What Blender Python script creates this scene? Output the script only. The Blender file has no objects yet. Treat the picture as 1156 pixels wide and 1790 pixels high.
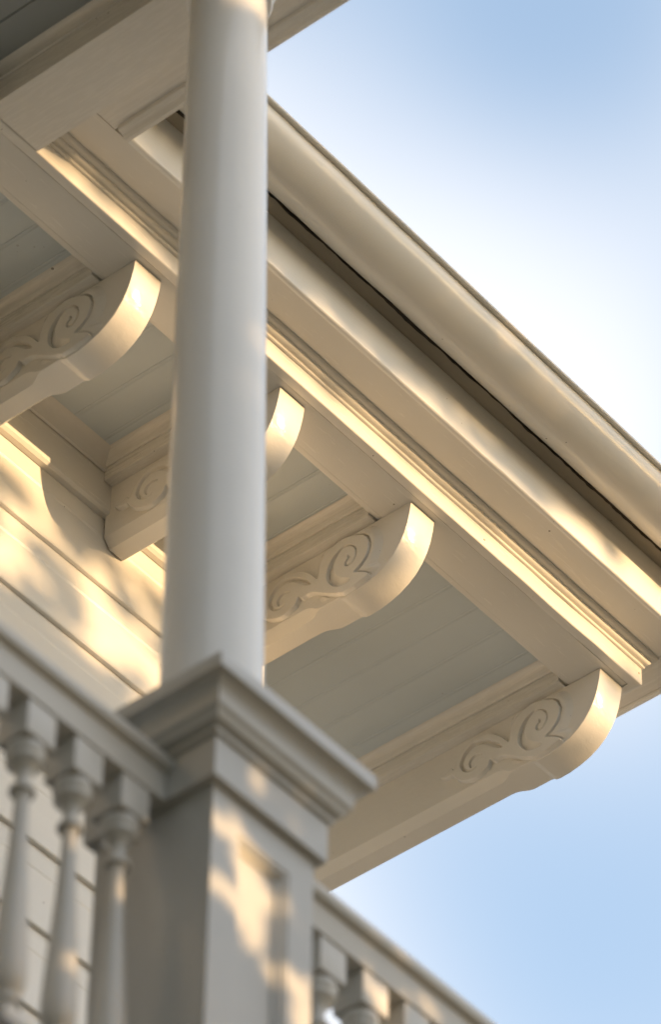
import bpy, bmesh, math, random
import numpy as np
from mathutils import Matrix, Vector

rng = random.Random(7)
scn = bpy.context.scene
COL = scn.collection

# ------------------------------------------------------------------ camera
Z0 = 10.7218                      # height of the bracket soffit above the ground
CAM = Vector((-5.396, -4.881, 1.6))
RIGHT = Vector((0.63764597, -0.77024621, 0.0113305))
DOWN = Vector((0.55041175, 0.44526764, -0.70624615))
FWD = Vector((0.53893832, 0.45657146, 0.70787569))
cd = bpy.data.cameras.new('camera')
cam = bpy.data.objects.new('camera', cd)
COL.objects.link(cam)
m = Matrix((RIGHT, -DOWN, -FWD)).transposed().to_4x4()
m.translation = CAM
cam.matrix_world = m
cd.sensor_fit = 'HORIZONTAL'
cd.sensor_width = 24.0
cd.lens = 177.0
cd.clip_start = 0.1
cd.clip_end = 2000
cd.dof.use_dof = True
cd.dof.focus_distance = 12.85
cd.dof.aperture_fstop = 2.6
scn.camera = cam

# ------------------------------------------------------------------ sun, sky, exposure
SUN_DIR = Vector((0.406, -1.0, 0.125)).normalized()     # from the house towards the sun
sl = bpy.data.lights.new('sun', 'SUN')
sl.energy = 1.45
sl.angle = math.radians(0.5)
sl.color = (1.0, 0.64, 0.31)
sun = bpy.data.objects.new('sun', sl)
sun.rotation_euler = SUN_DIR.to_track_quat('Z', 'Y').to_euler()
COL.objects.link(sun)

w = bpy.data.worlds.new('World')
scn.world = w
w.use_nodes = True
nt = w.node_tree
nt.nodes.clear()
def N(t, **kw):
    n = nt.nodes.new(t)
    for k, v in kw.items():
        setattr(n, k, v)
    return n
sky = N('ShaderNodeTexSky', sky_type='NISHITA', sun_disc=False)
sky.sun_elevation = math.asin(SUN_DIR.z)
sky.sun_rotation = math.atan2(SUN_DIR.x, SUN_DIR.y)
sky.air_density = 1.0
sky.dust_density = 1.7
sky.ozone_density = 1.5
tc = N('ShaderNodeTexCoord')
mp = N('ShaderNodeMapping')
mp.inputs['Location'].default_value = (6.23, 2.0015, 0.874)
cn = N('ShaderNodeTexNoise')
cn.inputs['Scale'].default_value = 6.0
cn.inputs['Detail'].default_value = 1.0
cn.inputs['Roughness'].default_value = 0.42
cr = N('ShaderNodeValToRGB')
cr.color_ramp.interpolation = 'EASE'
cr.color_ramp.elements[0].position = 0.31
cr.color_ramp.elements[1].position = 0.60
cr.color_ramp.elements[0].color = (0.14, 0.14, 0.14, 1)
mx = N('ShaderNodeMixRGB')
mx.inputs[2].default_value = (1.68, 1.68, 1.71, 1)      # sunlit high cloud
bg = N('ShaderNodeBackground')
bg.inputs['Strength'].default_value = 0.15
wo = N('ShaderNodeOutputWorld')
L = nt.links.new
L(tc.outputs['Generated'], mp.inputs[0]); L(mp.outputs[0], cn.inputs['Vector'])
L(cn.outputs['Fac'], cr.inputs[0]); L(cr.outputs['Color'], mx.inputs[0])
L(sky.outputs[0], mx.inputs[1]); L(mx.outputs[0], bg.inputs[0]); L(bg.outputs[0], wo.inputs[0])

scn.view_settings.view_transform = 'Standard'
scn.view_settings.look = 'None'
scn.view_settings.gamma = 1.0
scn.view_settings.use_curve_mapping = False
scn.view_settings.exposure = 2.2
scn.cycles.max_bounces = 8
scn.cycles.diffuse_bounces = 5
scn.cycles.use_denoising = True

# ------------------------------------------------------------------ materials
def mat(name, col, rough=0.42, var=0.06, grain=(6, 6, 6), bump=0.12, specks=0.0, spec=0.5, fine=220.0, dist=0.002):
    M = bpy.data.materials.new(name)
    M.use_nodes = True
    t = M.node_tree
    b = t.nodes['Principled BSDF']
    b.inputs['Roughness'].default_value = rough
    b.inputs['Specular IOR Level'].default_value = spec
    def n(ty):
        return t.nodes.new(ty)
    lk = t.links.new
    co = n('ShaderNodeTexCoord')
    n1 = n('ShaderNodeTexNoise'); n1.inputs['Scale'].default_value = 2.3; n1.inputs['Detail'].default_value = 6
    lk(co.outputs['Object'], n1.inputs['Vector'])
    rp = n('ShaderNodeMapRange')
    rp.inputs['From Min'].default_value = 0.25; rp.inputs['From Max'].default_value = 0.75
    rp.inputs['To Min'].default_value = 1 - var; rp.inputs['To Max'].default_value = 1 + var
    lk(n1.outputs['Fac'], rp.inputs['Value'])
    hs = n('ShaderNodeHueSaturation'); hs.inputs['Color'].default_value = (*col, 1)
    lk(rp.outputs['Result'], hs.inputs['Value'])
    out = hs.outputs['Color']
    if specks:
        vo = n('ShaderNodeTexVoronoi'); vo.inputs['Scale'].default_value = 26
        lk(co.outputs['Object'], vo.inputs['Vector'])
        nz = n('ShaderNodeTexNoise'); nz.inputs['Scale'].default_value = 9
        lk(co.outputs['Object'], nz.inputs['Vector'])
        th = n('ShaderNodeMapRange'); th.inputs['From Min'].default_value = 0.52; th.inputs['From Max'].default_value = 0.75
        th.inputs['To Min'].default_value = 0.0; th.inputs['To Max'].default_value = 0.11
        lk(nz.outputs['Fac'], th.inputs['Value'])
        lt = n('ShaderNodeMath'); lt.operation = 'LESS_THAN'
        lk(vo.outputs['Distance'], lt.inputs[0]); lk(th.outputs['Result'], lt.inputs[1])
        sc = n('ShaderNodeMath'); sc.operation = 'MULTIPLY'; sc.inputs[1].default_value = specks
        lk(lt.outputs[0], sc.inputs[0])
        mxr = n('ShaderNodeMixRGB'); mxr.inputs[2].default_value = (0.09, 0.075, 0.05, 1)
        lk(sc.outputs[0], mxr.inputs[0]); lk(out, mxr.inputs[1])
        out = mxr.outputs[0]
    lk(out, b.inputs['Base Color'])
    mpn = n('ShaderNodeMapping'); mpn.inputs['Scale'].default_value = grain
    lk(co.outputs['Object'], mpn.inputs[0])
    n2 = n('ShaderNodeTexNoise'); n2.inputs['Scale'].default_value = 9; n2.inputs['Detail'].default_value = 5
    n2.inputs['Roughness'].default_value = 0.6
    lk(mpn.outputs[0], n2.inputs['Vector'])
    n3 = n('ShaderNodeTexNoise'); n3.inputs['Scale'].default_value = fine; n3.inputs['Detail'].default_value = 2
    lk(co.outputs['Object'], n3.inputs['Vector'])
    ad = n('ShaderNodeMath'); ad.operation = 'MULTIPLY_ADD'; ad.inputs[1].default_value = 0.22
    lk(n3.outputs['Fac'], ad.inputs[0]); lk(n2.outputs['Fac'], ad.inputs[2])
    bp = n('ShaderNodeBump'); bp.inputs['Strength'].default_value = bump; bp.inputs['Distance'].default_value = dist
    lk(ad.outputs[0], bp.inputs['Height']); lk(bp.outputs[0], b.inputs['Normal'])
    rr = n('ShaderNodeMapRange')
    rr.inputs['To Min'].default_value = rough - 0.08; rr.inputs['To Max'].default_value = rough + 0.1
    lk(n2.outputs['Fac'], rr.inputs['Value']); lk(rr.outputs['Result'], b.inputs['Roughness'])
    return M

CREAM = (0.75, 0.735, 0.70)
M_x = mat('trim_paint_x', CREAM, 0.24, 0.04, (1.2, 14, 14), 0.22, 0.75)
M_y = mat('trim_paint_y', CREAM, 0.26, 0.04, (14, 1.2, 14), 0.22, 0.75)
M_brk = mat('bracket_paint', CREAM, 0.22, 0.03, (2.6, 2.6, 2.6), 0.42, 0.3, dist=0.0035, fine=75)
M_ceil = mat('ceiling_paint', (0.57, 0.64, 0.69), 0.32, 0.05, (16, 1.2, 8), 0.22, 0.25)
M_pceil_shade = mat('porch_ceiling_shade', (0.30, 0.33, 0.34), 0.40, 0.05, (16, 1.2, 8), 0.25, 0.2)  # darker than the eave ceiling: the portico's shade is put into the colour
M_side = mat('siding_paint', (0.80, 0.78, 0.74), 0.34, 0.04, (1.0, 22, 22), 0.35, 0.5)
M_fas = mat('fascia_paint', (0.84, 0.84, 0.825), 0.17, 0.04, (1.2, 14, 14), 0.22, 0.75)
M_gut = mat('gutter_paint', (0.79, 0.765, 0.71), 0.18, 0.04, (1.0, 5, 5), 0.06, 0.8)
M_col = mat('column_paint', (0.81, 0.81, 0.805), 0.17, 0.05, (5, 5, 0.9), 0.10, 0.35, dist=0.003)
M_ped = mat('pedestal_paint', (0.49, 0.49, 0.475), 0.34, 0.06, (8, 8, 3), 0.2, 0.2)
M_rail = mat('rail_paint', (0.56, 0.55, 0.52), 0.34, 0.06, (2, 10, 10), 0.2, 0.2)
M_dark = mat('caulk_gap', (0.035, 0.030, 0.024), 0.9, 0.2)
M_weather_shade = mat('weathered_shade_tone', (0.40, 0.36, 0.29), 0.7, 0.2, (1.2, 14, 14), 0.4, 0.8)  # tone carries the gutter's shade on the underboard; nail heads reuse it
M_roof = mat('roof_metal', (0.16, 0.15, 0.14), 0.6, 0.15)
M_deck = mat('deck_paint', (0.075, 0.075, 0.07), 0.55, 0.1, (14, 1.2, 8), 0.2)
M_ground = mat('dry_lawn', (0.055, 0.055, 0.034), 0.9, 0.25)
M_bark = mat('bark', (0.10, 0.075, 0.05), 0.9, 0.3, (6, 6, 2), 0.6)
M_leaf = mat('leaves', (0.055, 0.085, 0.025), 0.55, 0.35)

t = M_leaf.node_tree
tr_ = t.nodes.new('ShaderNodeBsdfTranslucent'); tr_.inputs['Color'].default_value = (0.16, 0.19, 0.04, 1)
ms = t.nodes.new('ShaderNodeMixShader'); ms.inputs[0].default_value = 0.4
ou = t.nodes['Material Output']
t.links.new(t.nodes['Principled BSDF'].outputs[0], ms.inputs[1]); t.links.new(tr_.outputs[0], ms.inputs[2]); t.links.new(ms.outputs[0], ou.inputs[0])

# ------------------------------------------------------------------ helpers
def link(o, parent=None, loc=None):
    COL.objects.link(o)
    if parent is not None:
        o.parent = parent
    if loc is not None:
        o.location = loc
    return o

def thing(name, label, cat, loc=(0, 0, 0), group=None):
    o = bpy.data.objects.new(name, None)
    o.empty_display_size = 0.2
    o['label'] = label
    o['category'] = cat
    if group:
        o['group'] = group
    return link(o, None, loc)

def mesh_obj(name, V, F, material, parent=None, smooth=28, bevel=0.0, seg=2):
    bm = bmesh.new()
    vs = [bm.verts.new(v) for v in V]
    for f in F:
        try:
            bm.faces.new([vs[i] for i in f])
        except ValueError:
            pass
    bmesh.ops.recalc_face_normals(bm, faces=bm.faces)
    if bevel:
        es = [e for e in bm.edges if len(e.link_faces) == 2 and e.calc_face_angle(0) > math.radians(40)]
        bmesh.ops.bevel(bm, geom=es, offset=bevel, segments=seg, affect='EDGES', profile=0.6, clamp_overlap=True)
    me = bpy.data.meshes.new(name)
    bm.to_mesh(me)
    bm.free()
    if smooth:
        for p in me.polygons:
            p.use_smooth = True
        me.set_sharp_from_angle(angle=math.radians(smooth))
    me.materials.append(material)
    o = bpy.data.objects.new(name, me)
    return link(o, parent)

def tube(sections, closed_profile=True, caps=True):
    """sections: list of rings of equal length -> V, F"""
    V, F = [], []
    n = len(sections[0])
    for s in sections:
        V += s
    for i in range(len(sections) - 1):
        for j in range(n if closed_profile else n - 1):
            a = i * n + j
            b2 = i * n + (j + 1) % n
            F.append((a, b2, b2 + n, a + n))
    if caps and closed_profile:
        F.append(tuple(range(n)))
        F.append(tuple(range((len(sections) - 1) * n, len(sections) * n)))
    return V, F

def wob(i, amp, seed):
    r = random.Random(seed * 1000 + i)
    return r.uniform(-amp, amp)

def run_x(name, prof, x0, x1, M, parent, bevel=0.0, segs=1, amp=0.0, seed=1, smooth=28):
    """prof [(y,z)] (z relative to the soffit) swept along X"""
    S = []
    for i in range(segs + 1):
        x = x0 + (x1 - x0) * i / segs
        dy, dz = (wob(i, amp, seed), wob(i + 500, amp, seed)) if amp else (0, 0)
        S.append([(x, y + dy, z + Z0 + dz) for y, z in prof])
    V, F = tube(S)
    return mesh_obj(name, V, F, M, parent, smooth, bevel)

def run_y(name, prof, y0, y1, M, parent, bevel=0.0, segs=1, amp=0.0, seed=1, smooth=28):
    """prof [(x,z)] swept along Y"""
    S = []
    for i in range(segs + 1):
        y = y0 + (y1 - y0) * i / segs
        dx, dz = (wob(i, amp, seed), wob(i + 500, amp, seed)) if amp else (0, 0)
        S.append([(x + dx, y, z + Z0 + dz) for x, z in prof])
    V, F = tube(S)
    return mesh_obj(name, V, F, M, parent, smooth, bevel)

def box(name, a, b2, M, parent, bevel=0.003):
    x0, y0, z0 = a
    x1, y1, z1 = b2
    V = [(x, y, z + Z0) for z in (z0, z1) for x, y in ((x0, y0), (x1, y0), (x1, y1), (x0, y1))]
    F = [(0, 1, 2, 3), (4, 5, 6, 7), (0, 1, 5, 4), (1, 2, 6, 5), (2, 3, 7, 6), (3, 0, 4, 7)]
    return mesh_obj(name, V, F, M, parent, 28, bevel)

def sweep(name, prof, path, M, parent, bevel=0.0, segs=1, smooth=28, amp=0.0, seed=1):
    """prof [(out, z)] swept along an open plan path, mitred; 'out' is to the right of travel"""
    pts = [Vector((p[0], p[1])) for p in path]
    P2 = [pts[0]]
    for a, b2 in zip(pts, pts[1:]):
        k = segs if (b2 - a).length > 0.5 else 1
        for i in range(1, k + 1):
            P2.append(a.lerp(b2, i / k))
    S = []
    for i, p in enumerate(P2):
        d1 = (p - P2[i - 1]).normalized() if i else (P2[1] - p).normalized()
        d2 = (P2[i + 1] - p).normalized() if i < len(P2) - 1 else d1
        n1 = Vector((d1.y, -d1.x)); n2 = Vector((d2.y, -d2.x))
        n = (n1 + n2)
        n = n / max(n.dot(n1), 1e-6)
        dz = wob(i, amp, seed) if amp else 0
        do = wob(i + 300, amp, seed) if amp else 0
        S.append([(p.x + n.x * (o + do), p.y + n.y * (o + do), z + Z0 + dz) for o, z in prof])
    V, F = tube(S)
    return mesh_obj(name, V, F, M, parent, smooth, bevel)

def ring_sweep(name, prof, M, parent, cx=0, cy=0, smooth=28, bevel=0.0):
    """prof [(half_width, z)] around a square plan (pedestal mouldings), closed"""
    S = []
    for sx, sy in ((-1, -1), (1, -1), (1, 1), (-1, 1), (-1, -1)):
        S.append([(cx + sx * h, cy + sy * h, z + Z0) for h, z in prof])
    V, F = [], []
    n = len(prof)
    for s in S[:4]:
        V += s
    for i in range(4):
        for j in range(n - 1):
            a = i * n + j; b2 = ((i + 1) % 4) * n + j
            F.append((a, b2, b2 + 1, a + 1))
    F.append(tuple(i * n for i in range(4)))
    F.append(tuple(i * n + n - 1 for i in range(4)))
    return mesh_obj(name, V, F, M, parent, smooth, bevel)

def lathe(name, prof, M, parent, loc=(0, 0), segs=40, smooth=35, lean=(0, 0)):
    V, F = [], []
    zb = prof[0][1]
    for r, z in prof:
        for k in range(segs):
            a = 2 * math.pi * k / segs
            V.append((loc[0] + lean[0] * (z - zb) + r * math.cos(a), loc[1] + lean[1] * (z - zb) + r * math.sin(a), z + Z0))
    for i in range(len(prof) - 1):
        for k in range(segs):
            a = i * segs + k; b2 = i * segs + (k + 1) % segs
            F.append((a, b2, b2 + segs, a + segs))
    F.append(tuple(range(segs)))
    F.append(tuple(range((len(prof) - 1) * segs, len(prof) * segs)))
    return mesh_obj(name, V, F, M, parent, smooth)

def arc(cx, cy, r, a0, a1, n):
    return [(cx + r * math.cos(math.radians(a0 + (a1 - a0) * i / n)), cy + r * math.sin(math.radians(a0 + (a1 - a0) * i / n))) for i in range(n + 1)]

# ------------------------------------------------------------------ ground
g = mesh_obj('ground', [(-600, -600, 0), (600, -600, 0), (600, 600, 0), (-600, 600, 0)], [(0, 1, 2, 3)], M_ground, None, 0)
g['kind'] = 'structure'
M_bounce = mat('bounce_gravel', (0.34, 0.27, 0.18), 0.9, 0.2, (6, 6, 6), 0.5)  # tan tint for warm light bounced upwards
dr = mesh_obj('bounce_ground', [(2.4, -40, 0.004), (15, -40, 0.004), (15, 60, 0.004), (2.4, 60, 0.004)], [(0, 1, 2, 3)], M_bounce, None, 0)  # unseen strip added to bounce light up under the right-hand eave
dr['kind'] = 'structure'

# ------------------------------------------------------------------ house: wall, eave, brackets
house = thing('house', 'cream painted house with lapped siding under a deep bracketed eave', 'house', (0, 0, 0))
WX0, WX1 = -4.2, 1.735            # the front wall, its right-hand corner
WY = 1.404                        # face of the board laps

# lapped siding boards, each with a shallow bead a third of the way down
EXPO = 0.2495
zt = -0.0975
k = 0
while zt > -8.6:
    zb = zt - EXPO
    zl = zt - 0.30 * EXPO
    prof = [(WY + 0.020, zt + 0.02), (WY + 0.0145, zt), (WY + 0.0105, zl + 0.006), (WY + 0.0115, zl + 0.003),
            (WY + 0.0102, zl), (WY + 0.0112, zl - 0.003), (WY + 0.0095, zl - 0.006),
            (WY + 0.001, zb + 0.003), (WY + 0.003, zb), (WY + 0.035, zb), (WY + 0.035, zt + 0.02)]
    run_x('siding_board', prof, WX0, WX1, M_side, house, segs=10, amp=0.0008, seed=k + 3, smooth=20)
    zt = zb
    k += 1
box('wall_core', (WX0, WY + 0.037, -10.72), (WX1 - 0.005, WY + 0.25, 0.30), M_side, house, 0)
box('corner_board', (WX1 + 0.001, WY + 0.004, -10.72), (WX1 + 0.03, WY + 0.15, 0.07), M_side, house)
box('side_wall', (WX1 - 0.2, WY + 0.252, -10.72), (WX1 + 0.012, 7.5, 0.30), M_side, house, 0)
run_x('frieze_board', [(WY - 0.012, -0.092), (WY - 0.004, -0.10), (WY + 0.034, -0.10), (WY + 0.034, 0.10), (WY - 0.012, 0.10)],
      WX0, WX1 + 0.03, M_x, house, segs=10, amp=0.0006, seed=41)
cove = [(WY - 0.014, 0.030), (WY - 0.020, 0.034)] + [(WY - 0.02 - 0.035 * (1 - math.cos(a)), 0.034 + 0.042 * math.sin(a)) for a in (0.3, 0.6, 0.9, 1.2, 1.5)] + [(WY - 0.058, 0.079), (WY - 0.014, 0.079)]
BX = [0.550, 1.116, 1.652, 2.473]
BW = 0.097

ZC = 0.080                        # ceiling of the coffers
YI = 0.932                        # inner edge of the outer soffit
# outer soffit: the edge board, the wide board, its thin inner strip
XE = 2.600
EP = [(-0.055, 0.766), (XE, 0.766), (XE, 3.4)]
sweep('edge_board', [(0, 0.002), (0.0, 0.062), (-0.028, 0.062), (-0.028, 0.0), (-0.003, 0.0)], EP, M_x, house, bevel=0.0015, segs=26, amp=0.0010, seed=11)
run_x('soffit_board', [(0.7955, 0.0015), (0.911, 0.0015), (0.911, 0.03), (0.7955, 0.03)], -3.6, XE - 0.03, M_x, house, 0.0015, 20, 0.0006, 12)
run_x('soffit_strip', [(0.9125, 0.004), (0.930, 0.0075), (YI, 0.012), (YI, 0.03), (0.9125, 0.03)], -3.6, 2.569, M_x, house, 0.001, 20, 0.0006, 13)
# crown moulding between the edge board and the upper soffit, mitred round the corner
crown = [(-0.001, 0.0625), (0.005, 0.0625), (0.0068, 0.0640), (0.0068, 0.0690), (0.004, 0.0702), (0.004, 0.0760)]
crown += [(0.004 + 0.016 * math.sin(a), 0.0760 + 0.010 * (1 - math.cos(a))) for a in (0.3, 0.6, 0.9, 1.2, 1.57)]
crown += [(0.0205, 0.0915), (0.0235, 0.0920)]
crown += [(0.0240 + 0.012 * math.sin(a), 0.0925 + 0.011 * (1 - math.cos(a))) for a in (0.2, 0.7, 1.2, 1.57)]
crown += [(0.0365, 0.1050), (-0.001, 0.1050)]
sweep('crown_moulding', crown, EP, M_x, house, segs=26, amp=0.0006, seed=14, smooth=40)
# upper soffit, fascia, sub-fascia under the gutter
YF = 0.616
run_x('upper_soffit_board', [(YF + 0.018, 0.106), (0.78, 0.106), (0.78, 0.125), (YF + 0.018, 0.125)], 0.10, 2.632, M_x, house, 0, 12, 0.0005, 15)
run_y('upper_soffit_board', [(2.590, 0.1085), (2.734, 0.1085), (2.734, 0.125), (2.590, 0.125)], 0.783, 3.4, M_y, house, 0, 8, 0.0005, 16)
box('upper_soffit_board', (2.6335, YF + 0.018, 0.1065), (2.734, 0.782, 0.125), M_y, house, 0)
FP = [(0.300, YF), (2.752, YF), (2.752, 3.4)]
sweep('fascia_board', [(0, 0.102), (0, 0.283), (-0.0165, 0.283), (-0.0165, 0.0985), (-0.004, 0.0985)], FP, M_fas, house, 0.0015, 26, 28, 0.0009, 17)
sweep('eave_underboard', [(-0.0165, 0.2845), (0.048, 0.2845), (0.048, 0.300), (-0.0165, 0.300)], FP, M_weather_shade, house, 0, 20, 28, 0.0006, 18)  # dark strip: shade behind the gutter is put into its colour
sweep('gutter_board', [(0.026, 0.3015), (0.0465, 0.3015), (0.0465, 0.43), (0.026, 0.43)], FP, M_x, house)

# coffer frame around each bracket and its cove
def coffer_frame(x0, x1, y1):
    xa, xb = x0 - 0.031, x1 + 0.031
    box('coffer_frame', (xa, YI + 0.001, 0.0), (xb, y1, 0.044), M_y, house, 0.0012)
    pr = [(xa + 0.001, 0.0445), (xa - 0.004, 0.0445), (xa - 0.007, 0.048)] + [(xa - 0.007 - 0.026 * (1 - math.cos(a)), 0.048 + 0.030 * math.sin(a)) for a in (0.35, 0.7, 1.05, 1.3, 1.57)] + [(xa + 0.001, 0.0785)]
    run_y('coffer_moulding', pr, YI + 0.001, y1, M_y, house, 0, 6, 0.0005, int(x0 * 100), 40)
    pr = [(xb - (x - xa), z) for x, z in pr]
    run_y('coffer_moulding', pr, YI + 0.001, y1, M_y, house, 0, 1, 0, 1, 40)
for i, x in enumerate(BX):
    coffer_frame(x, x + BW, WY - 0.013 if i < 3 else 3.4)
edges = [-3.6] + [v for x in BX[:3] for v in (x - 0.032, x + BW + 0.032)]
for a, b2 in zip(edges[0::2], edges[1::2]):
    run_x('bed_moulding', cove, a + 0.0, b2, M_x, house, 0, 6, 0.0005, 31, 40)
# tongue-and-groove ceiling boards, one by one, running out from the wall
XP0 = 2.361
for k in range(-40, 3):
    xa = XP0 + (k - 1) * 0.1115
    xb = xa + 0.1115
    y1 = WY + 0.03 if xb < WX1 + 0.0 else 3.4
    if xa < -2.4:
        continue
    c = 0.0022
    dz = rng.uniform(-0.0006, 0.0006)
    pr = [(xa + 0.0001, ZC + 0.0014 + dz), (xa + c, ZC + dz), (xa + c + 0.006, ZC + dz), (xa + c + 0.009, ZC + 0.0010 + dz), (xa + c + 0.012, ZC + dz),
          (xb - c, ZC + dz), (xb - 0.0001, ZC + 0.0014 + dz), (xb - 0.0001, ZC + 0.018), (xa + 0.0001, ZC + 0.018)]
    run_y('ceiling_board', pr, 0.80, y1, M_ceil, house, 0, 1, 0, 1, 20)

# ---- carved brackets
NOSE = [(0.812, 0.0), (0.8165, -0.035), (0.825, -0.072), (0.836, -0.102), (0.851, -0.130), (0.872, -0.157), (0.897, -0.178), (0.927, -0.195),
        (0.960, -0.206), (0.995, -0.213), (1.030, -0.2145), (1.042, -0.212), (1.050, -0.2055), (1.060, -0.2035), (1.120, -0.2035)]
PLATE = [(0.9995, -0.0165), (0.9572, -0.040), (0.9419, -0.0800), (0.9506, -0.1200), (0.9735, -0.1450), (0.9972, -0.1560), (0.985, -0.1615), (0.966, -0.172), (0.945, -0.188), (0.94, -0.22), (1.0, -0.236), (1.0204, -0.2202), (1.0554, -0.2008), (1.0864, -0.182), (1.1173, -0.1597), (1.1407, -0.1442), (1.1605, -0.1416), (1.1764, -0.1463), (1.1849, -0.1297), (1.1924, -0.1528), (1.2124, -0.1645), (1.2364, -0.1711), (1.2602, -0.1689), (1.292, -0.1531), (1.3118, -0.1315), (1.3205, -0.1139), (1.3357, -0.1158), (1.3558, -0.1109), (1.3698, -0.0975), (1.3477, -0.0986), (1.3315, -0.0929), (1.3214, -0.086), (1.3115, -0.1021), (1.3073, -0.0813), (1.293, -0.0534), (1.2687, -0.0333), (1.2404, -0.0227), (1.2104, -0.0242), (1.1747, -0.0409), (1.1472, -0.0668), (1.1221, -0.1032), (1.1193, -0.0998), (1.1173, -0.0586), (1.0989, -0.0311), (1.0688, -0.0145), (1.0349, -0.0078)]
G1 = [(1.015, -0.0846, 0.0026), (1.0114, -0.0943, 0.0029), (1.0221, -0.1008, 0.0033), (1.0247, -0.1098, 0.0033), (1.0179, -0.1192, 0.0028), (1.0021, -0.1186, 0.0024), (0.9879, -0.0994, 0.0024), (0.9891, -0.0692, 0.0024), (1.0121, -0.0444, 0.0028), (1.0357, -0.0422, 0.0037), (1.0619, -0.063, 0.0066), (1.0772, -0.0944, 0.0095), (1.0752, -0.1292, 0.0124), (1.0542, -0.158, 0.0132), (1.0309, -0.1693, 0.011), (1.0153, -0.174, 0.0059)]
G2 = [(1.146, -0.1098, 0.0022), (1.1636, -0.0934, 0.008), (1.1871, -0.0702, 0.008), (1.2108, -0.0524, 0.0073), (1.2427, -0.046, 0.0073), (1.271, -0.0638, 0.0066), (1.2865, -0.0909, 0.0059), (1.2804, -0.1176, 0.0051), (1.2578, -0.1354, 0.0037), (1.2358, -0.1302, 0.0018)]
G3 = [(1.2174, -0.0944, 0.0024), (1.2373, -0.0881, 0.0033), (1.2522, -0.0978, 0.004), (1.2575, -0.1095, 0.0037), (1.2525, -0.125, 0.0018)]

def chaikin(P, it=2, closed=True):
    P = np.array(P, float)
    for _ in range(it):
        Q = np.roll(P, -1, 0) if closed else P[1:]
        A = P if closed else P[:-1]
        new = np.empty((2 * len(A), P.shape[1]))
        new[0::2] = 0.78 * A + 0.22 * Q
        new[1::2] = 0.22 * A + 0.78 * Q
        if not closed:
            new = np.vstack([P[:1], new, P[-1:]])
        P = new
    return P

def seg_dist(X, Y, a, b2):
    d = b2[:2] - a[:2]
    t = np.clip(((X - a[0]) * d[0] + (Y - a[1]) * d[1]) / (d @ d + 1e-12), 0, 1)
    return np.hypot(X - a[0] - t * d[0], Y - a[1] - t * d[1]), t

def poly_sd(X, Y, P):
    D = np.full(X.shape, 9.0)
    inside = np.zeros(X.shape, bool)
    for a, b2 in zip(P, np.roll(P, -1, 0)):
        d, _ = seg_dist(X, Y, a, b2)
        D = np.minimum(D, d)
        c = ((a[1] > Y) != (b2[1] > Y)) & (X < (b2[0] - a[0]) * (Y - a[1]) / (b2[1] - a[1] + 1e-15) + a[0])
        inside ^= c
    return np.where(inside, D, -D)

def carving_mesh():
    st = 0.0015
    ys = np.arange(0.80, 1.385, st)
    zs_ = np.arange(-0.222, 0.0001, st)
    Yg, Zg = np.meshgrid(ys, zs_, indexing='ij')
    sd = poly_sd(Yg, Zg, chaikin(PLATE, 1))
    prof = np.array(NOSE + [(1.6, -0.2035), (1.6, 0.0)])
    sp = poly_sd(Yg, Zg, prof)
    sd = np.minimum(sd, sp - 0.0045)
    e = np.clip((sd + 0.0006) / 0.0026, 0, 1)
    H = 0.0150 * e * e * (3 - 2 * e)
    # towards the nose the ground rises to meet the volute, so its rim reads as a cut line
    q = -sd
    def sm(a, b2, v):
        t_ = np.clip((v - a) / (b2 - a), 0, 1)
        return t_ * t_ * (3 - 2 * t_)
    gr = 0.0120 * sm(0.0022, 0.0058, q) * (1 - sm(0.012, 0.045, q)) * np.clip((1.125 - Yg) / 0.03, 0, 1) * np.clip((Zg + 0.190) / 0.02, 0, 1) * np.clip((sp - 0.004) / 0.012, 0, 1) * np.clip(-Zg / 0.012, 0, 1)
    ground_keep = gr > 1e-5
    H = np.maximum(H, gr)
    # spiral grooves: a steep outer wall, then a slow ramp back up to the band
    for G in (G1, G2, G3):
        P = chaikin(G, 2, False)
        best = np.full(Yg.shape, 9.0)
        dep = np.zeros(Yg.shape)
        for a, b2 in zip(P, P[1:]):
            d, t = seg_dist(Yg, Zg, a, b2)
            dv = b2[:2] - a[:2]
            ln_ = math.hypot(*dv) + 1e-12
            off = ((Yg - a[0]) * -dv[1] + (Zg - a[1]) * dv[0]) / ln_
            wd_ = (a[2] + t * (b2[2] - a[2])) * 1.15
            u = np.sign(off) * d / wd_
            dd = np.clip((u + 1) / 2, 0, 1) * np.clip((1 - u) * wd_ / 0.0016, 0, 1)
            m_ = d < best
            dep = np.where(m_, dd, dep)
            best = np.minimum(best, d)
        H = H - 0.0145 * dep * np.clip(H / 0.0150, 0, 1)
    H = np.maximum(H, 0)
    V, F, idx = [], [], {}
    keep = (e > 1e-5) | ground_keep
    for i in range(len(ys) - 1):
        for j in range(len(zs_) - 1):
            if keep[i:i + 2, j:j + 2].any():
                q = []
                for a, b2 in ((i, j), (i + 1, j), (i + 1, j + 1), (i, j + 1)):
                    if (a, b2) not in idx:
                        idx[(a, b2)] = len(V)
                        V.append((0.0012 - H[a, b2], ys[a], zs_[b2]))
                    q.append(idx[(a, b2)])
                F.append(tuple(q))
    me = bpy.data.meshes.new('scroll_carving')
    me.from_pydata(V, [], F)
    me.update()
    # face -X
    if sum(p.normal.x for p in me.polygons) > 0:
        me.flip_normals()
    for p in me.polygons:
        p.use_smooth = True
    me.materials.append(M_brk)
    return me

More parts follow.
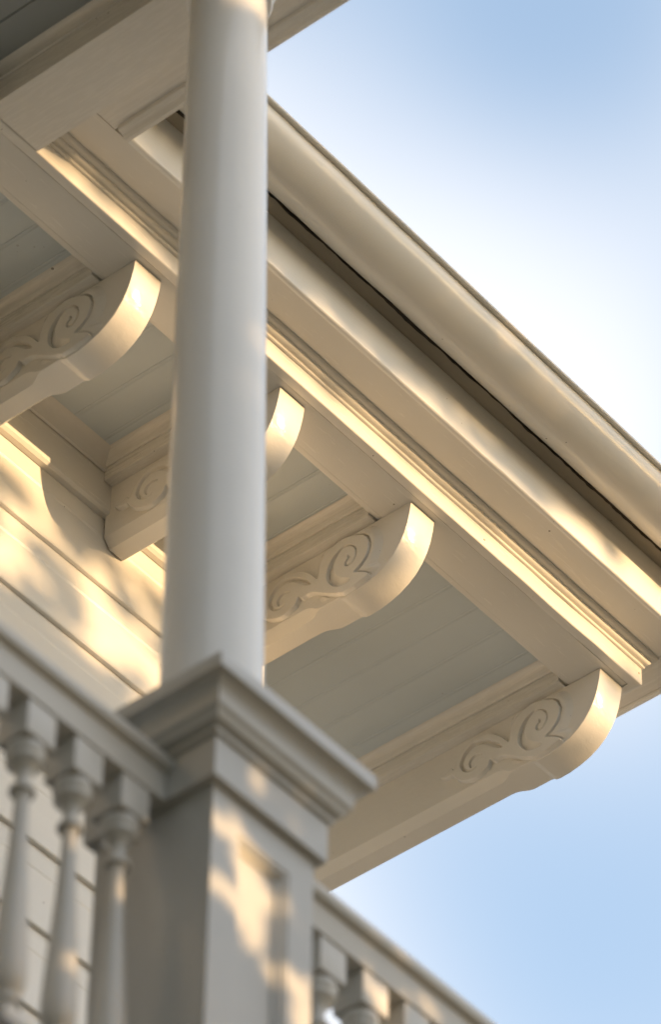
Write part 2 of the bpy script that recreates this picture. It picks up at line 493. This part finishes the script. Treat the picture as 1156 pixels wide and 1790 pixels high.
def bracket_mesh(yend, name):
    """solid bracket: carved nose, stopped chamfers along the flat underside"""
    pts = list(NOSE) + [(1.135, -0.2035), (1.150, -0.2035), (1.165, -0.2035), (1.18, -0.2035), (yend, -0.2035)]
    S = []
    for i, (y, z) in enumerate(pts):
        if i < len(NOSE):
            c = 0.0015
        else:
            c = {0: 0.006, 1: 0.015, 2: 0.0205, 3: 0.022, 4: 0.022}[i - len(NOSE)]
        ch = c * 1.25
        if abs(z) < 0.004:
            z = -0.004
        S.append([(0, y, 0.0), (0, y, min(z + ch, -0.0005)), (c, y, z), (BW - c, y, z), (BW, y, min(z + ch, -0.0005)), (BW, y, 0.0)])
    V, F = tube(S)
    bm = bmesh.new()
    vs = [bm.verts.new(v) for v in V]
    for f in F:
        bm.faces.new([vs[i] for i in f])
    bmesh.ops.recalc_face_normals(bm, faces=bm.faces)
    me = bpy.data.meshes.new(name)
    bm.to_mesh(me); bm.free()
    for p in me.polygons:
        p.use_smooth = True
    me.set_sharp_from_angle(angle=math.radians(30))
    me.materials.append(M_brk)
    return me

carv = carving_mesh()
bmesh_short = bracket_mesh(WY + 0.004, 'bracket')
bmesh_long = bracket_mesh(3.3, 'bracket')
for i, x in enumerate(BX):
    b_o = link(bpy.data.objects.new('bracket', bmesh_short if i < 3 else bmesh_long), house, (x, 0, Z0 - 0.0005))
    if i == 3:
        b_o['label'] = 'longest bracket, at the outer end of the eave against the sky'
    link(bpy.data.objects.new('scroll_carving', carv), b_o)

for x, z in ((2.588, 0.036), (1.905, 0.024), (0.940, 0.040)):
    nh = lathe('nail_head', [(0.0032, 0.0), (0.0032, 0.0015), (0.002, 0.0022)], M_weather_shade, house, (0, 0), 10)
    nh.data.transform(Matrix.Translation((0, 0, -Z0)))
    nh.data.transform(Matrix.Rotation(math.radians(90), 4, 'X'))
    nh.location = (x, 0.7661, Z0 + z)

# roof slab over the eave and the house
V = []
for x, y, z in ((-6, 0.545, 0.435), (2.95, 0.545, 0.435), (2.95, 8.0, 0.435), (-6, 8.0, 0.435),
                (-6, 3.6, 1.9), (0.2, 3.6, 1.9)):
    V.append((x, y, z + Z0))
mesh_obj('roof', V, [(0, 1, 5, 4), (1, 2, 5), (2, 3, 4, 5), (3, 0, 4), (0, 1, 2, 3)], M_roof, house, 0)

# ------------------------------------------------------------------ gutter
YG, ZG, RG = 0.4865, 0.300, 0.0815
gut = thing('gutter', 'cream half round gutter with rolled lip running along the eave edge', 'gutter')
outer = [(YG - RG * math.cos(a), ZG - RG * math.sin(a)) for a in np.linspace(0.0, math.pi, 33)]
inner = [(YG - (RG - 0.003) * math.cos(a), ZG - (RG - 0.003) * math.sin(a)) for a in np.linspace(math.pi, 0.0, 33)]
trough = run_x('trough', outer + inner, 0.304, 4.4, M_gut, gut, 0, 30, 0.0010, 77, 40)
bead = [(YG - RG + 0.0025, ZG - 0.001), (YG - RG - 0.012, ZG - 0.004), (YG - RG - 0.0145, ZG - 0.002), (YG - RG - 0.0150, ZG + 0.003),
        (YG - RG - 0.013, ZG + 0.007), (YG - RG - 0.006, ZG + 0.008), (YG - RG + 0.0025, ZG + 0.006)]
run_x('rolled_lip', bead, 0.304, 4.4, M_gut, gut, 0, 30, 0.0006, 78, 30)
for o in gut.children:            # the gutter sags: its lip stands a little higher at the near end
    for v in o.data.vertices:
        wgt = min(1.0, max(0.0, (YG + RG - v.co.y) / (2 * RG)))
        v.co.z += 0.030 * max(-0.3, 1 - (v.co.x - 0.4) / 2.4) * wgt
# ragged line of old caulk between gutter and underboard
S = []
n = 160
for i in range(n + 1):
    x = 0.31 + 2.6 * i / n
    y = YG + RG + 0.0015 + 0.0022 * math.sin(i * 0.31) * math.sin(i * 0.113 + 1) + wob(i, 0.0016, 91)
    h = 0.0006 + 0.0032 * max(0, math.sin(i * 0.17 + 0.5) * math.sin(i * 0.071)) + abs(wob(i, 0.0008, 92))
    z = ZG - 0.028
    S.append([(x, y - h, z + Z0), (x, y + h, z - 0.001 + Z0), (x, y + h, z + 0.02 + Z0), (x, y - h, z + 0.02 + Z0)])
V, F = tube(S)
mesh_obj('caulk_line', V, F, M_dark, gut, 40)

# ------------------------------------------------------------------ portico roof above the column
por = thing('portico_roof', 'shaded portico ceiling and beam above the round column', 'portico')
box('beam', (-0.050, -0.16, 0.0), (0.130, 0.7645, 0.30), M_y, por, 0.0015)
box('beam', (-0.050, 0.767, 0.0016), (0.060, 0.794, 0.061), M_y, por, 0.001) if False else None
run_y('beam_moulding', [(-0.0515, 0.079), (-0.056, 0.080)] + [(-0.056 - 0.020 * (1 - math.cos(a)), 0.081 + 0.034 * math.sin(a)) for a in (0.35, 0.7, 1.05, 1.57)] + [(-0.0515, 0.115)],
      -0.1, 0.90, M_y, por, 0, 4, 0.0004, 5, 40)
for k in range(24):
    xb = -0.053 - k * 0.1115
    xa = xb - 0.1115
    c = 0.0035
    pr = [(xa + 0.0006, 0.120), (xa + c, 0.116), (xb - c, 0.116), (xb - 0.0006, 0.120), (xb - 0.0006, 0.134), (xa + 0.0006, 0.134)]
    run_y('ceiling_board', pr, 0.09, 0.79, M_pceil_shade, por, 0, 1, 0, 1, 20)
box('front_beam', (-2.75, -0.16, 0.0008), (-0.0515, 0.085, 0.30), M_x, por, 0.0015)
box('soffit_board', (0.1315, -0.30, 0.1062), (0.262, YF + 0.0165, 0.125), M_y, por, 0)
box('soffit_board', (-2.75, -0.30, 0.1068), (0.130, -0.1615, 0.125), M_x, por, 0)
trim = [(0.256, 0.105), (0.258, 0.094), (0.263, 0.090)] + [(0.263 + 0.014 * math.sin(a), 0.090 - 0.008 * (1 - math.cos(a))) for a in (0.5, 1.0, 1.5)] + [(0.281, 0.079), (0.284, 0.076), (0.294, 0.076), (0.297, 0.080), (0.297, 0.34), (0.264, 0.34), (0.264, 0.105)]
run_y('fascia_trim', trim, -0.33, YF + 0.003, M_y, por, 0, 10, 0.0005, 21, 40)
run_x('front_fascia', [(-0.30, 0.080), (-0.298, 0.076), (-0.27, 0.076), (-0.27, 0.34), (-0.30, 0.34)], -2.75, 0.255, M_x, por, 0.001)
V = [(x, y, z + Z0) for x, y, z in ((-2.9, -0.42, 0.345), (0.33, -0.42, 0.345), (0.33, 0.75, 0.60), (-2.9, 0.75, 0.60), (-2.9, 0.75, 0.345), (0.33, 0.75, 0.345))]
mesh_obj('roof', V, [(0, 1, 2, 3), (0, 1, 5, 4), (1, 2, 5), (0, 3, 4), (2, 3, 4, 5)], M_roof, por, 0)

# ------------------------------------------------------------------ pedestal, column
ped = thing('pedestal', 'square panelled pedestal with moulded cap carrying the round column', 'pedestal', (0, 0, 0))
PZ0, PZ1 = -3.874, -2.795
HB = 0.152
# four sides framed round a recessed panel
def face_frame(side):
    V, F = [], []
    px0, px1, pz0, pz1 = -0.076, 0.080, -3.60, -2.875
    rings = [[(-HB, PZ0), (HB, PZ0), (HB, PZ1), (-HB, PZ1)],
             [(px0, pz0), (px1, pz0), (px1, pz1), (px0, pz1)]]
    dep = [0.0, 0.0]
    for inset, d in ((0.004, 0.004), (0.010, 0.005), (0.012, 0.012), (0.020, 0.016), (0.024, 0.022), (0.030, 0.022)):
        rings.append([(px0 + inset, pz0 + inset), (px1 - inset, pz0 + inset), (px1 - inset, pz1 - inset), (px0 + inset, pz1 - inset)])
        dep.append(d)
    for r, d in zip(rings, dep):
        for u, z in r:
            p = (u, -HB + d)
            for _ in range(side):
                p = (-p[1], p[0])
            V.append((p[0], p[1], z + Z0))
    for i in range(len(rings) - 1):
        for j in range(4):
            a = i * 4 + j; b2 = i * 4 + (j + 1) % 4
            F.append((a, b2, b2 + 4, a + 4))
    n = (len(rings) - 1) * 4
    F.append((n, n + 1, n + 2, n + 3))
    return mesh_obj('panelled_side', V, F, M_ped, ped, 20)
def plain_side(side):
    """boards meeting the rails"""
    V = []
    for u, z in ((-HB, PZ0), (HB, PZ0), (HB, PZ1), (-HB, PZ1)):
        p = (u, -HB)
        for _ in range(side):
            p = (-p[1], p[0])
        V.append((p[0], p[1], z + Z0))
    return mesh_obj('plain_side', V, [(0, 1, 2, 3)], M_ped, ped, 0)
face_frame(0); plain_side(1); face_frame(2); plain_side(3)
ring_sweep('neck_band', [(0.15, -2.794), (0.169, -2.794), (0.171, -2.792), (0.171, -2.694), (0.15, -2.694)], M_ped, ped)
capp = [(0.12, -2.693), (0.176, -2.693), (0.180, -2.690), (0.180, -2.681), (0.177, -2.678)]
capp += [(0.179 + 0.020 * math.sin(a), -2.676 + 0.020 * (1 - math.cos(a))) for a in (0.0, 0.4, 0.8, 1.2, 1.57)]
capp += [(0.202, -2.652), (0.205, -2.650), (0.207, -2.645)]
capp += [(0.207 + 0.020 * (1 - math.cos(a)), -2.645 + 0.044 * math.sin(a)) for a in (0.3, 0.6, 0.9, 1.2, 1.45)]
capp += [(0.228, -2.598), (0.236, -2.596), (0.2395, -2.592), (0.2400, -2.570), (0.2385, -2.558), (0.234, -2.551), (0.226, -2.548), (0.10, -2.540)]
ring_sweep('cap', capp, M_ped, ped, smooth=35)

colm = thing('round_column', 'tall smooth round white column standing on the square pedestal', 'column', (0, 0, 0))
LEAN = (-0.0065, 0.008)
bz = -2.5405
lathe('base', [(0.14, bz + 0.001), (0.142, bz + 0.004), (0.142, bz + 0.022), (0.126, bz + 0.024)] + [(0.122 + 0.013 * math.sin(a), bz + 0.04 - 0.014 * math.cos(a)) for a in (0.2, 0.8, 1.57, 2.3, 2.9)] + [(0.112, bz + 0.058), (0.109, bz + 0.062)], M_col, colm, segs=64)
shaft = []
for i in range(15):
    t = i / 14
    shaft.append((0.1075 - 0.0165 * (t ** 1.25), bz + 0.0625 + t * 2.330))
lathe('shaft', shaft, M_col, colm, (0, -0.002), 96, 60, LEAN)
ct = (LEAN[0] * 2.34, -0.002 + LEAN[1] * 2.34)
z1 = shaft[-1][1]
cap_o = lathe('capital', [(0.0915, z1 + 0.022), (0.0925, z1 + 0.05)] + [(0.0935 + 0.026 * math.sin(a), z1 + 0.055 + 0.026 * (1 - math.cos(a))) for a in (0.3, 0.7, 1.1, 1.57)] + [(0.122, z1 + 0.083), (0.122, -0.032)], M_col, colm, ct, 64)
rg = lathe('astragal', [(0.090, z1 + 0.001), (0.101, z1 + 0.003), (0.1045, z1 + 0.010), (0.101, z1 + 0.018), (0.090, z1 + 0.0215)], M_col, cap_o, ct, 64)
ab = box('abacus', (ct[0] - 0.132, ct[1] - 0.132, -0.0315), (ct[0] + 0.132, ct[1] + 0.132, -0.0005), M_col, cap_o, 0.004)

# ------------------------------------------------------------------ balustrades
RAILP = [(-0.044, -2.797), (0.044, -2.797), (0.044, -2.728), (0.060, -2.722), (0.063, -2.712), (0.062, -2.700), (0.054, -2.692), (0.050, -2.682),
         (0.035, -2.668), (0.0, -2.660), (-0.035, -2.668), (-0.050, -2.682), (-0.054, -2.692), (-0.062, -2.700), (-0.063, -2.712), (-0.060, -2.722), (-0.044, -2.728)]
BAL = [(0.030, -2.8815), (0.0365, -2.885), (0.0390, -2.892), (0.0395, -2.900), (0.0375, -2.908), (0.0345, -2.912), (0.0345, -2.917), (0.0365, -2.919), (0.0365, -2.924), (0.030, -2.931),
       (0.0215, -2.940), (0.0165, -2.950), (0.0150, -2.962), (0.0155, -2.974), (0.0190, -2.982), (0.0195, -2.985), (0.0250, -2.9865), (0.0268, -2.992), (0.0250, -2.9975), (0.0180, -2.999),
       (0.0150, -3.006), (0.0145, -3.02), (0.0160, -3.07), (0.0190, -3.14), (0.0235, -3.22), (0.0285, -3.30),
       (0.0325, -3.37), (0.0350, -3.42), (0.0345, -3.455), (0.028, -3.478), (0.020, -3.488), (0.0205, -3.494), (0.0285, -3.496), (0.0305, -3.503), (0.0285, -3.510), (0.020, -3.512), (0.026, -3.530), (0.034, -3.549)]
def make_balustrade(name, label, xa, xb, xs):
    t = thing(name, label, 'balustrade', ((xa + xb) / 2, 0, Z0 - 3.874), 'balcony balustrades on either side of the pedestal')
    t.location = (0, 0, 0)
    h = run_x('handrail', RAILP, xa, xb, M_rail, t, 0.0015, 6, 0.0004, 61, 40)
    run_x('bottom_rail', [(-0.045, -3.80), (0.045, -3.80), (0.045, -3.735), (0.03, -3.725), (-0.03, -3.725), (-0.045, -3.735)], xa, xb, M_rail, t, 0.002)
    first = None
    for x in xs:
        if first is None:
            bo = lathe('baluster', BAL, M_rail, t, (0, 0), 28, 40)
            bo.location.x = x
            tb = box('top_block', (-0.040, -0.040, -2.881), (0.040, 0.040, -2.7975), M_rail, bo, 0.002)
            bb = box('bottom_block', (-0.040, -0.040, -3.7245), (0.040, 0.040, -3.5495), M_rail, bo, 0.002)
            first = bo
        else:
            bo = first.copy(); link(bo, t); bo.location.x = x
            for ch in list(first.children):
                c = ch.copy(); link(c, bo)
    return t
def bal_positions(x, step, n):
    return [x + step * i for i in range(n)]
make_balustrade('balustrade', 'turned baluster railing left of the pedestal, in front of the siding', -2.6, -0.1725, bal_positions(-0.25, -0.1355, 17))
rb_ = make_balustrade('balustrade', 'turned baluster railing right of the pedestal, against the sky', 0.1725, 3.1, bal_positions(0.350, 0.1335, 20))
rb_.location.z = -0.018

# ------------------------------------------------------------------ balcony deck
deck = thing('balcony_deck', 'boarded balcony deck below the railing', 'deck')
for k in range(62):
    xa = -3.2 + k * 0.105
    box('deck_board', (xa, -0.30, -3.90), (xa + 0.101, 1.395, -3.875), M_deck, deck, 0)
box('rim_beam', (-3.2, -0.27, -4.1), (3.3, -0.20, -3.902), M_x, deck)
for x in (-2.9, 0.0, 3.0):
    lathe('support_post', [(0.14, -10.72), (0.14, -10.5), (0.11, -10.48), (0.10, -4.2), (0.13, -4.15), (0.13, -4.101)], M_col, deck, (x, -0.16), 24)

# ------------------------------------------------------------------ trees between the low sun and the house, plus added sky-blocking trees
S_AX = SUN_DIR.cross(Vector((0, 0, 1))).normalized() * -1.0      # along +X
T_AX = SUN_DIR.cross(S_AX).normalized()
if T_AX.z < 0:
    T_AX = -T_AX
print('axes', S_AX, T_AX)
def make_tree(dist, sc, tc_, rs, rt, nleaf, seed, label, windows=(), centre=None, depth=1.5, leaf=1.0):
    r = np.random.default_rng(seed)
    base_pt = SUN_DIR * dist
    c = S_AX * sc + T_AX * tc_ + base_pt + Vector((0, 0, Z0))
    if centre is not None:
        c = Vector(centre)
    t = thing('tree', label, 'tree', (c.x, c.y, 0), 'trees in front of the house')
    # clumps
    ncl = 170
    cl = []
    while len(cl) < ncl:
        p = r.uniform(-1, 1, 3)
        q = np.linalg.norm(p)
        if 0.25 < q < 1:
            cl.append(p)
    cl = np.array(cl)
    which = r.integers(0, ncl, nleaf)
    off = r.normal(0, 0.16, (nleaf, 3))
    P = cl[which] + off
    P = P * np.array([rs, rt, depth])
    s_ = P[:, 0] + sc
    t_ = P[:, 1] + tc_
    keep = np.ones(nleaf, bool)
    for (ws, wt, hs, ht, ang, dens) in windows:
        ca, sa = math.cos(ang), math.sin(ang)
        u = ((s_ - ws) * ca + (t_ - wt) * sa) / hs
        v = (-(s_ - ws) * sa + (t_ - wt) * ca) / ht
        ins = (u * u + v * v) < 1
        cell = np.floor(s_ / 0.10) * 12.9898 + np.floor(t_ / 0.075 + s_ / 0.3) * 78.233
        hsh = np.modf(np.abs(np.sin(cell) * 43758.5453))[0]
        keep &= ~(ins & (hsh > dens))
    P = P[keep]
    nleaf = len(P)
    sx = np.array(S_AX); tx = np.array(T_AX); dx = np.array(SUN_DIR)
    C = P[:, :1] * sx + P[:, 1:2] * tx + P[:, 2:3] * dx
    a = r.normal(size=(nleaf, 3)); a /= np.linalg.norm(a, axis=1)[:, None]
    b2 = np.cross(a, r.normal(size=(nleaf, 3))); b2 /= np.linalg.norm(b2, axis=1)[:, None]
    ln = leaf * r.uniform(0.05, 0.085, (nleaf, 1)); wd = ln * r.uniform(0.4, 0.6, (nleaf, 1))
    n_ = np.cross(a, b2)
    V = np.stack([C - a * ln, C - b2 * wd + n_ * wd * 0.3, C + a * ln, C + b2 * wd + n_ * wd * 0.3], 1).reshape(-1, 3)
    zoff = c.z
    V[:, 2] += zoff
    F = [(4 * i, 4 * i + 1, 4 * i + 2, 4 * i + 3) for i in range(nleaf)]
    me = bpy.data.meshes.new('crown')
    me.from_pydata(V.tolist(), [], F)
    me.materials.append(M_leaf)
    link(bpy.data.objects.new('crown', me), t)
    # trunk and limbs
    def limb(name, pts, r0, r1, parent):
        S = []
        for i, p in enumerate(pts):
            q = r0 + (r1 - r0) * i / (len(pts) - 1)
            S.append([(p[0] + q * math.cos(k * math.pi / 4), p[1] + q * math.sin(k * math.pi / 4), p[2]) for k in range(8)])
        V2, F2 = tube(S)
        return mesh_obj(name, V2, F2, M_bark, parent, 50)
    h = c.z
    tr = limb('trunk', [(0, 0, 0), (0.05, 0.02, h * 0.3), (-0.04, 0.03, h * 0.6), (0, 0, h * 0.95)], 0.24, 0.08, t)
    for k in range(6):
        a_ = k * 1.05 + seed
        e = Vector((math.cos(a_) * rs * 0.5, math.sin(a_) * 0.9, rng.uniform(-0.5, 1.2)))
        limb('limb', [(0, 0, h * (0.55 + 0.05 * k)), (e.x * 0.5, e.y * 0.5, h * (0.55 + 0.05 * k) + 0.6), (e.x, e.y, h * (0.6 + 0.05 * k) + 1.0 + e.z * 0.3)], 0.07, 0.02, tr)
    return t

WIN = []
# the open band under the crown's top through which the eave is lit
WIN += [(1.6, 0.0, 1.6, 0.115, -0.03, 0.03), (2.5, -0.03, 0.8, 0.17, 0.0, 0.08), (3.1, 0.05, 0.75, 0.20, 0.0, 0.02), (1.42, -0.28, 0.36, 0.27, -0.1, 0.26), (0.85, -0.10, 0.20, 0.06, 0.0, 0.0), (0.0, -3.1, 0.72, 0.62, 0.0, 0.0), (2.02, -0.75, 0.33, 0.62, 0.0, 0.0)]
WIN2 = []
# single gaps that let flecks fall on pedestal, column and rail
for q in [(-0.15, -2.87, 0.075, 0.065, 0.4), (-0.04, -2.98, 0.115, 0.13, 0.5), (0.05, -3.12, 0.065, 0.20, 0.1), (-0.16, -3.04, 0.045, 0.06, 0.0), (-0.05, -3.16, 0.07, 0.06, -0.5), (0.06, -2.74, 0.05, 0.10, 0.7),
          (-0.02, -2.72, 0.035, 0.035, 0.0), (-0.10, -2.72, 0.06, 0.04, 0.3), (-0.06, -0.22, 0.09, 0.055, 0.0), (-0.06, -1.53, 0.06, 0.035, 0.2), (0.0, -1.36, 0.05, 0.03, 0.2), (-0.37, -2.97, 0.04, 0.06, 0), (-0.24, -3.04, 0.04, 0.09, 0),
          (-0.37, -3.30, 0.05, 0.05, 0), (-0.5, -3.53, 0.07, 0.09, 0), (0.55, -2.86, 0.14, 0.09, 0.3)]:
    (WIN2 if q[1] < -2.5 else WIN).append((*q, 0.20 if q[1] < -2.5 else 0.0))
make_tree(11.0, 1.1, -1.75, 2.6, 2.55, 75000, 3, 'leafy tree standing in front of the porch between it and the low sun', WIN)
make_tree(5.5, 0.0, -3.05, 1.25, 0.95, 11000, 21, 'unseen slender young tree added to dapple the porch pedestal', WIN2, None, 0.6)  # added crown, gaps cut so sun flecks land on the pedestal
make_tree(11.0, -4.2, -2.4, 2.5, 2.4, 26000, 5, 'unseen leafy tree left of the other, added to shade the wall', (), None, 1.5, 1.5)  # added blocker: keeps the sun off the wall left of view
make_tree(0, 0, 0, 3.4, 6.5, 30000, 11, 'unseen broad leafy tree added left of the porch to block skylight', (), (-8.6, 2.2, 11.0), 3.2, 2.5)  # added out of view to darken the faces turned to the left
make_tree(0, 0, 0, 4.0, 8.0, 36000, 12, 'unseen tall leafy tree added across the lawn to block skylight', (), (-11.0, -3.4, 11.5), 3.4, 2.7)  # second added sky blocker on the left side
make_tree(0, 0, 0, 4.0, 7.0, 32000, 13, 'unseen broad leafy tree added behind the viewpoint to block skylight', (), (-11.5, -10.0, 11.0), 3.6, 2.7)  # added sky blocker behind the camera
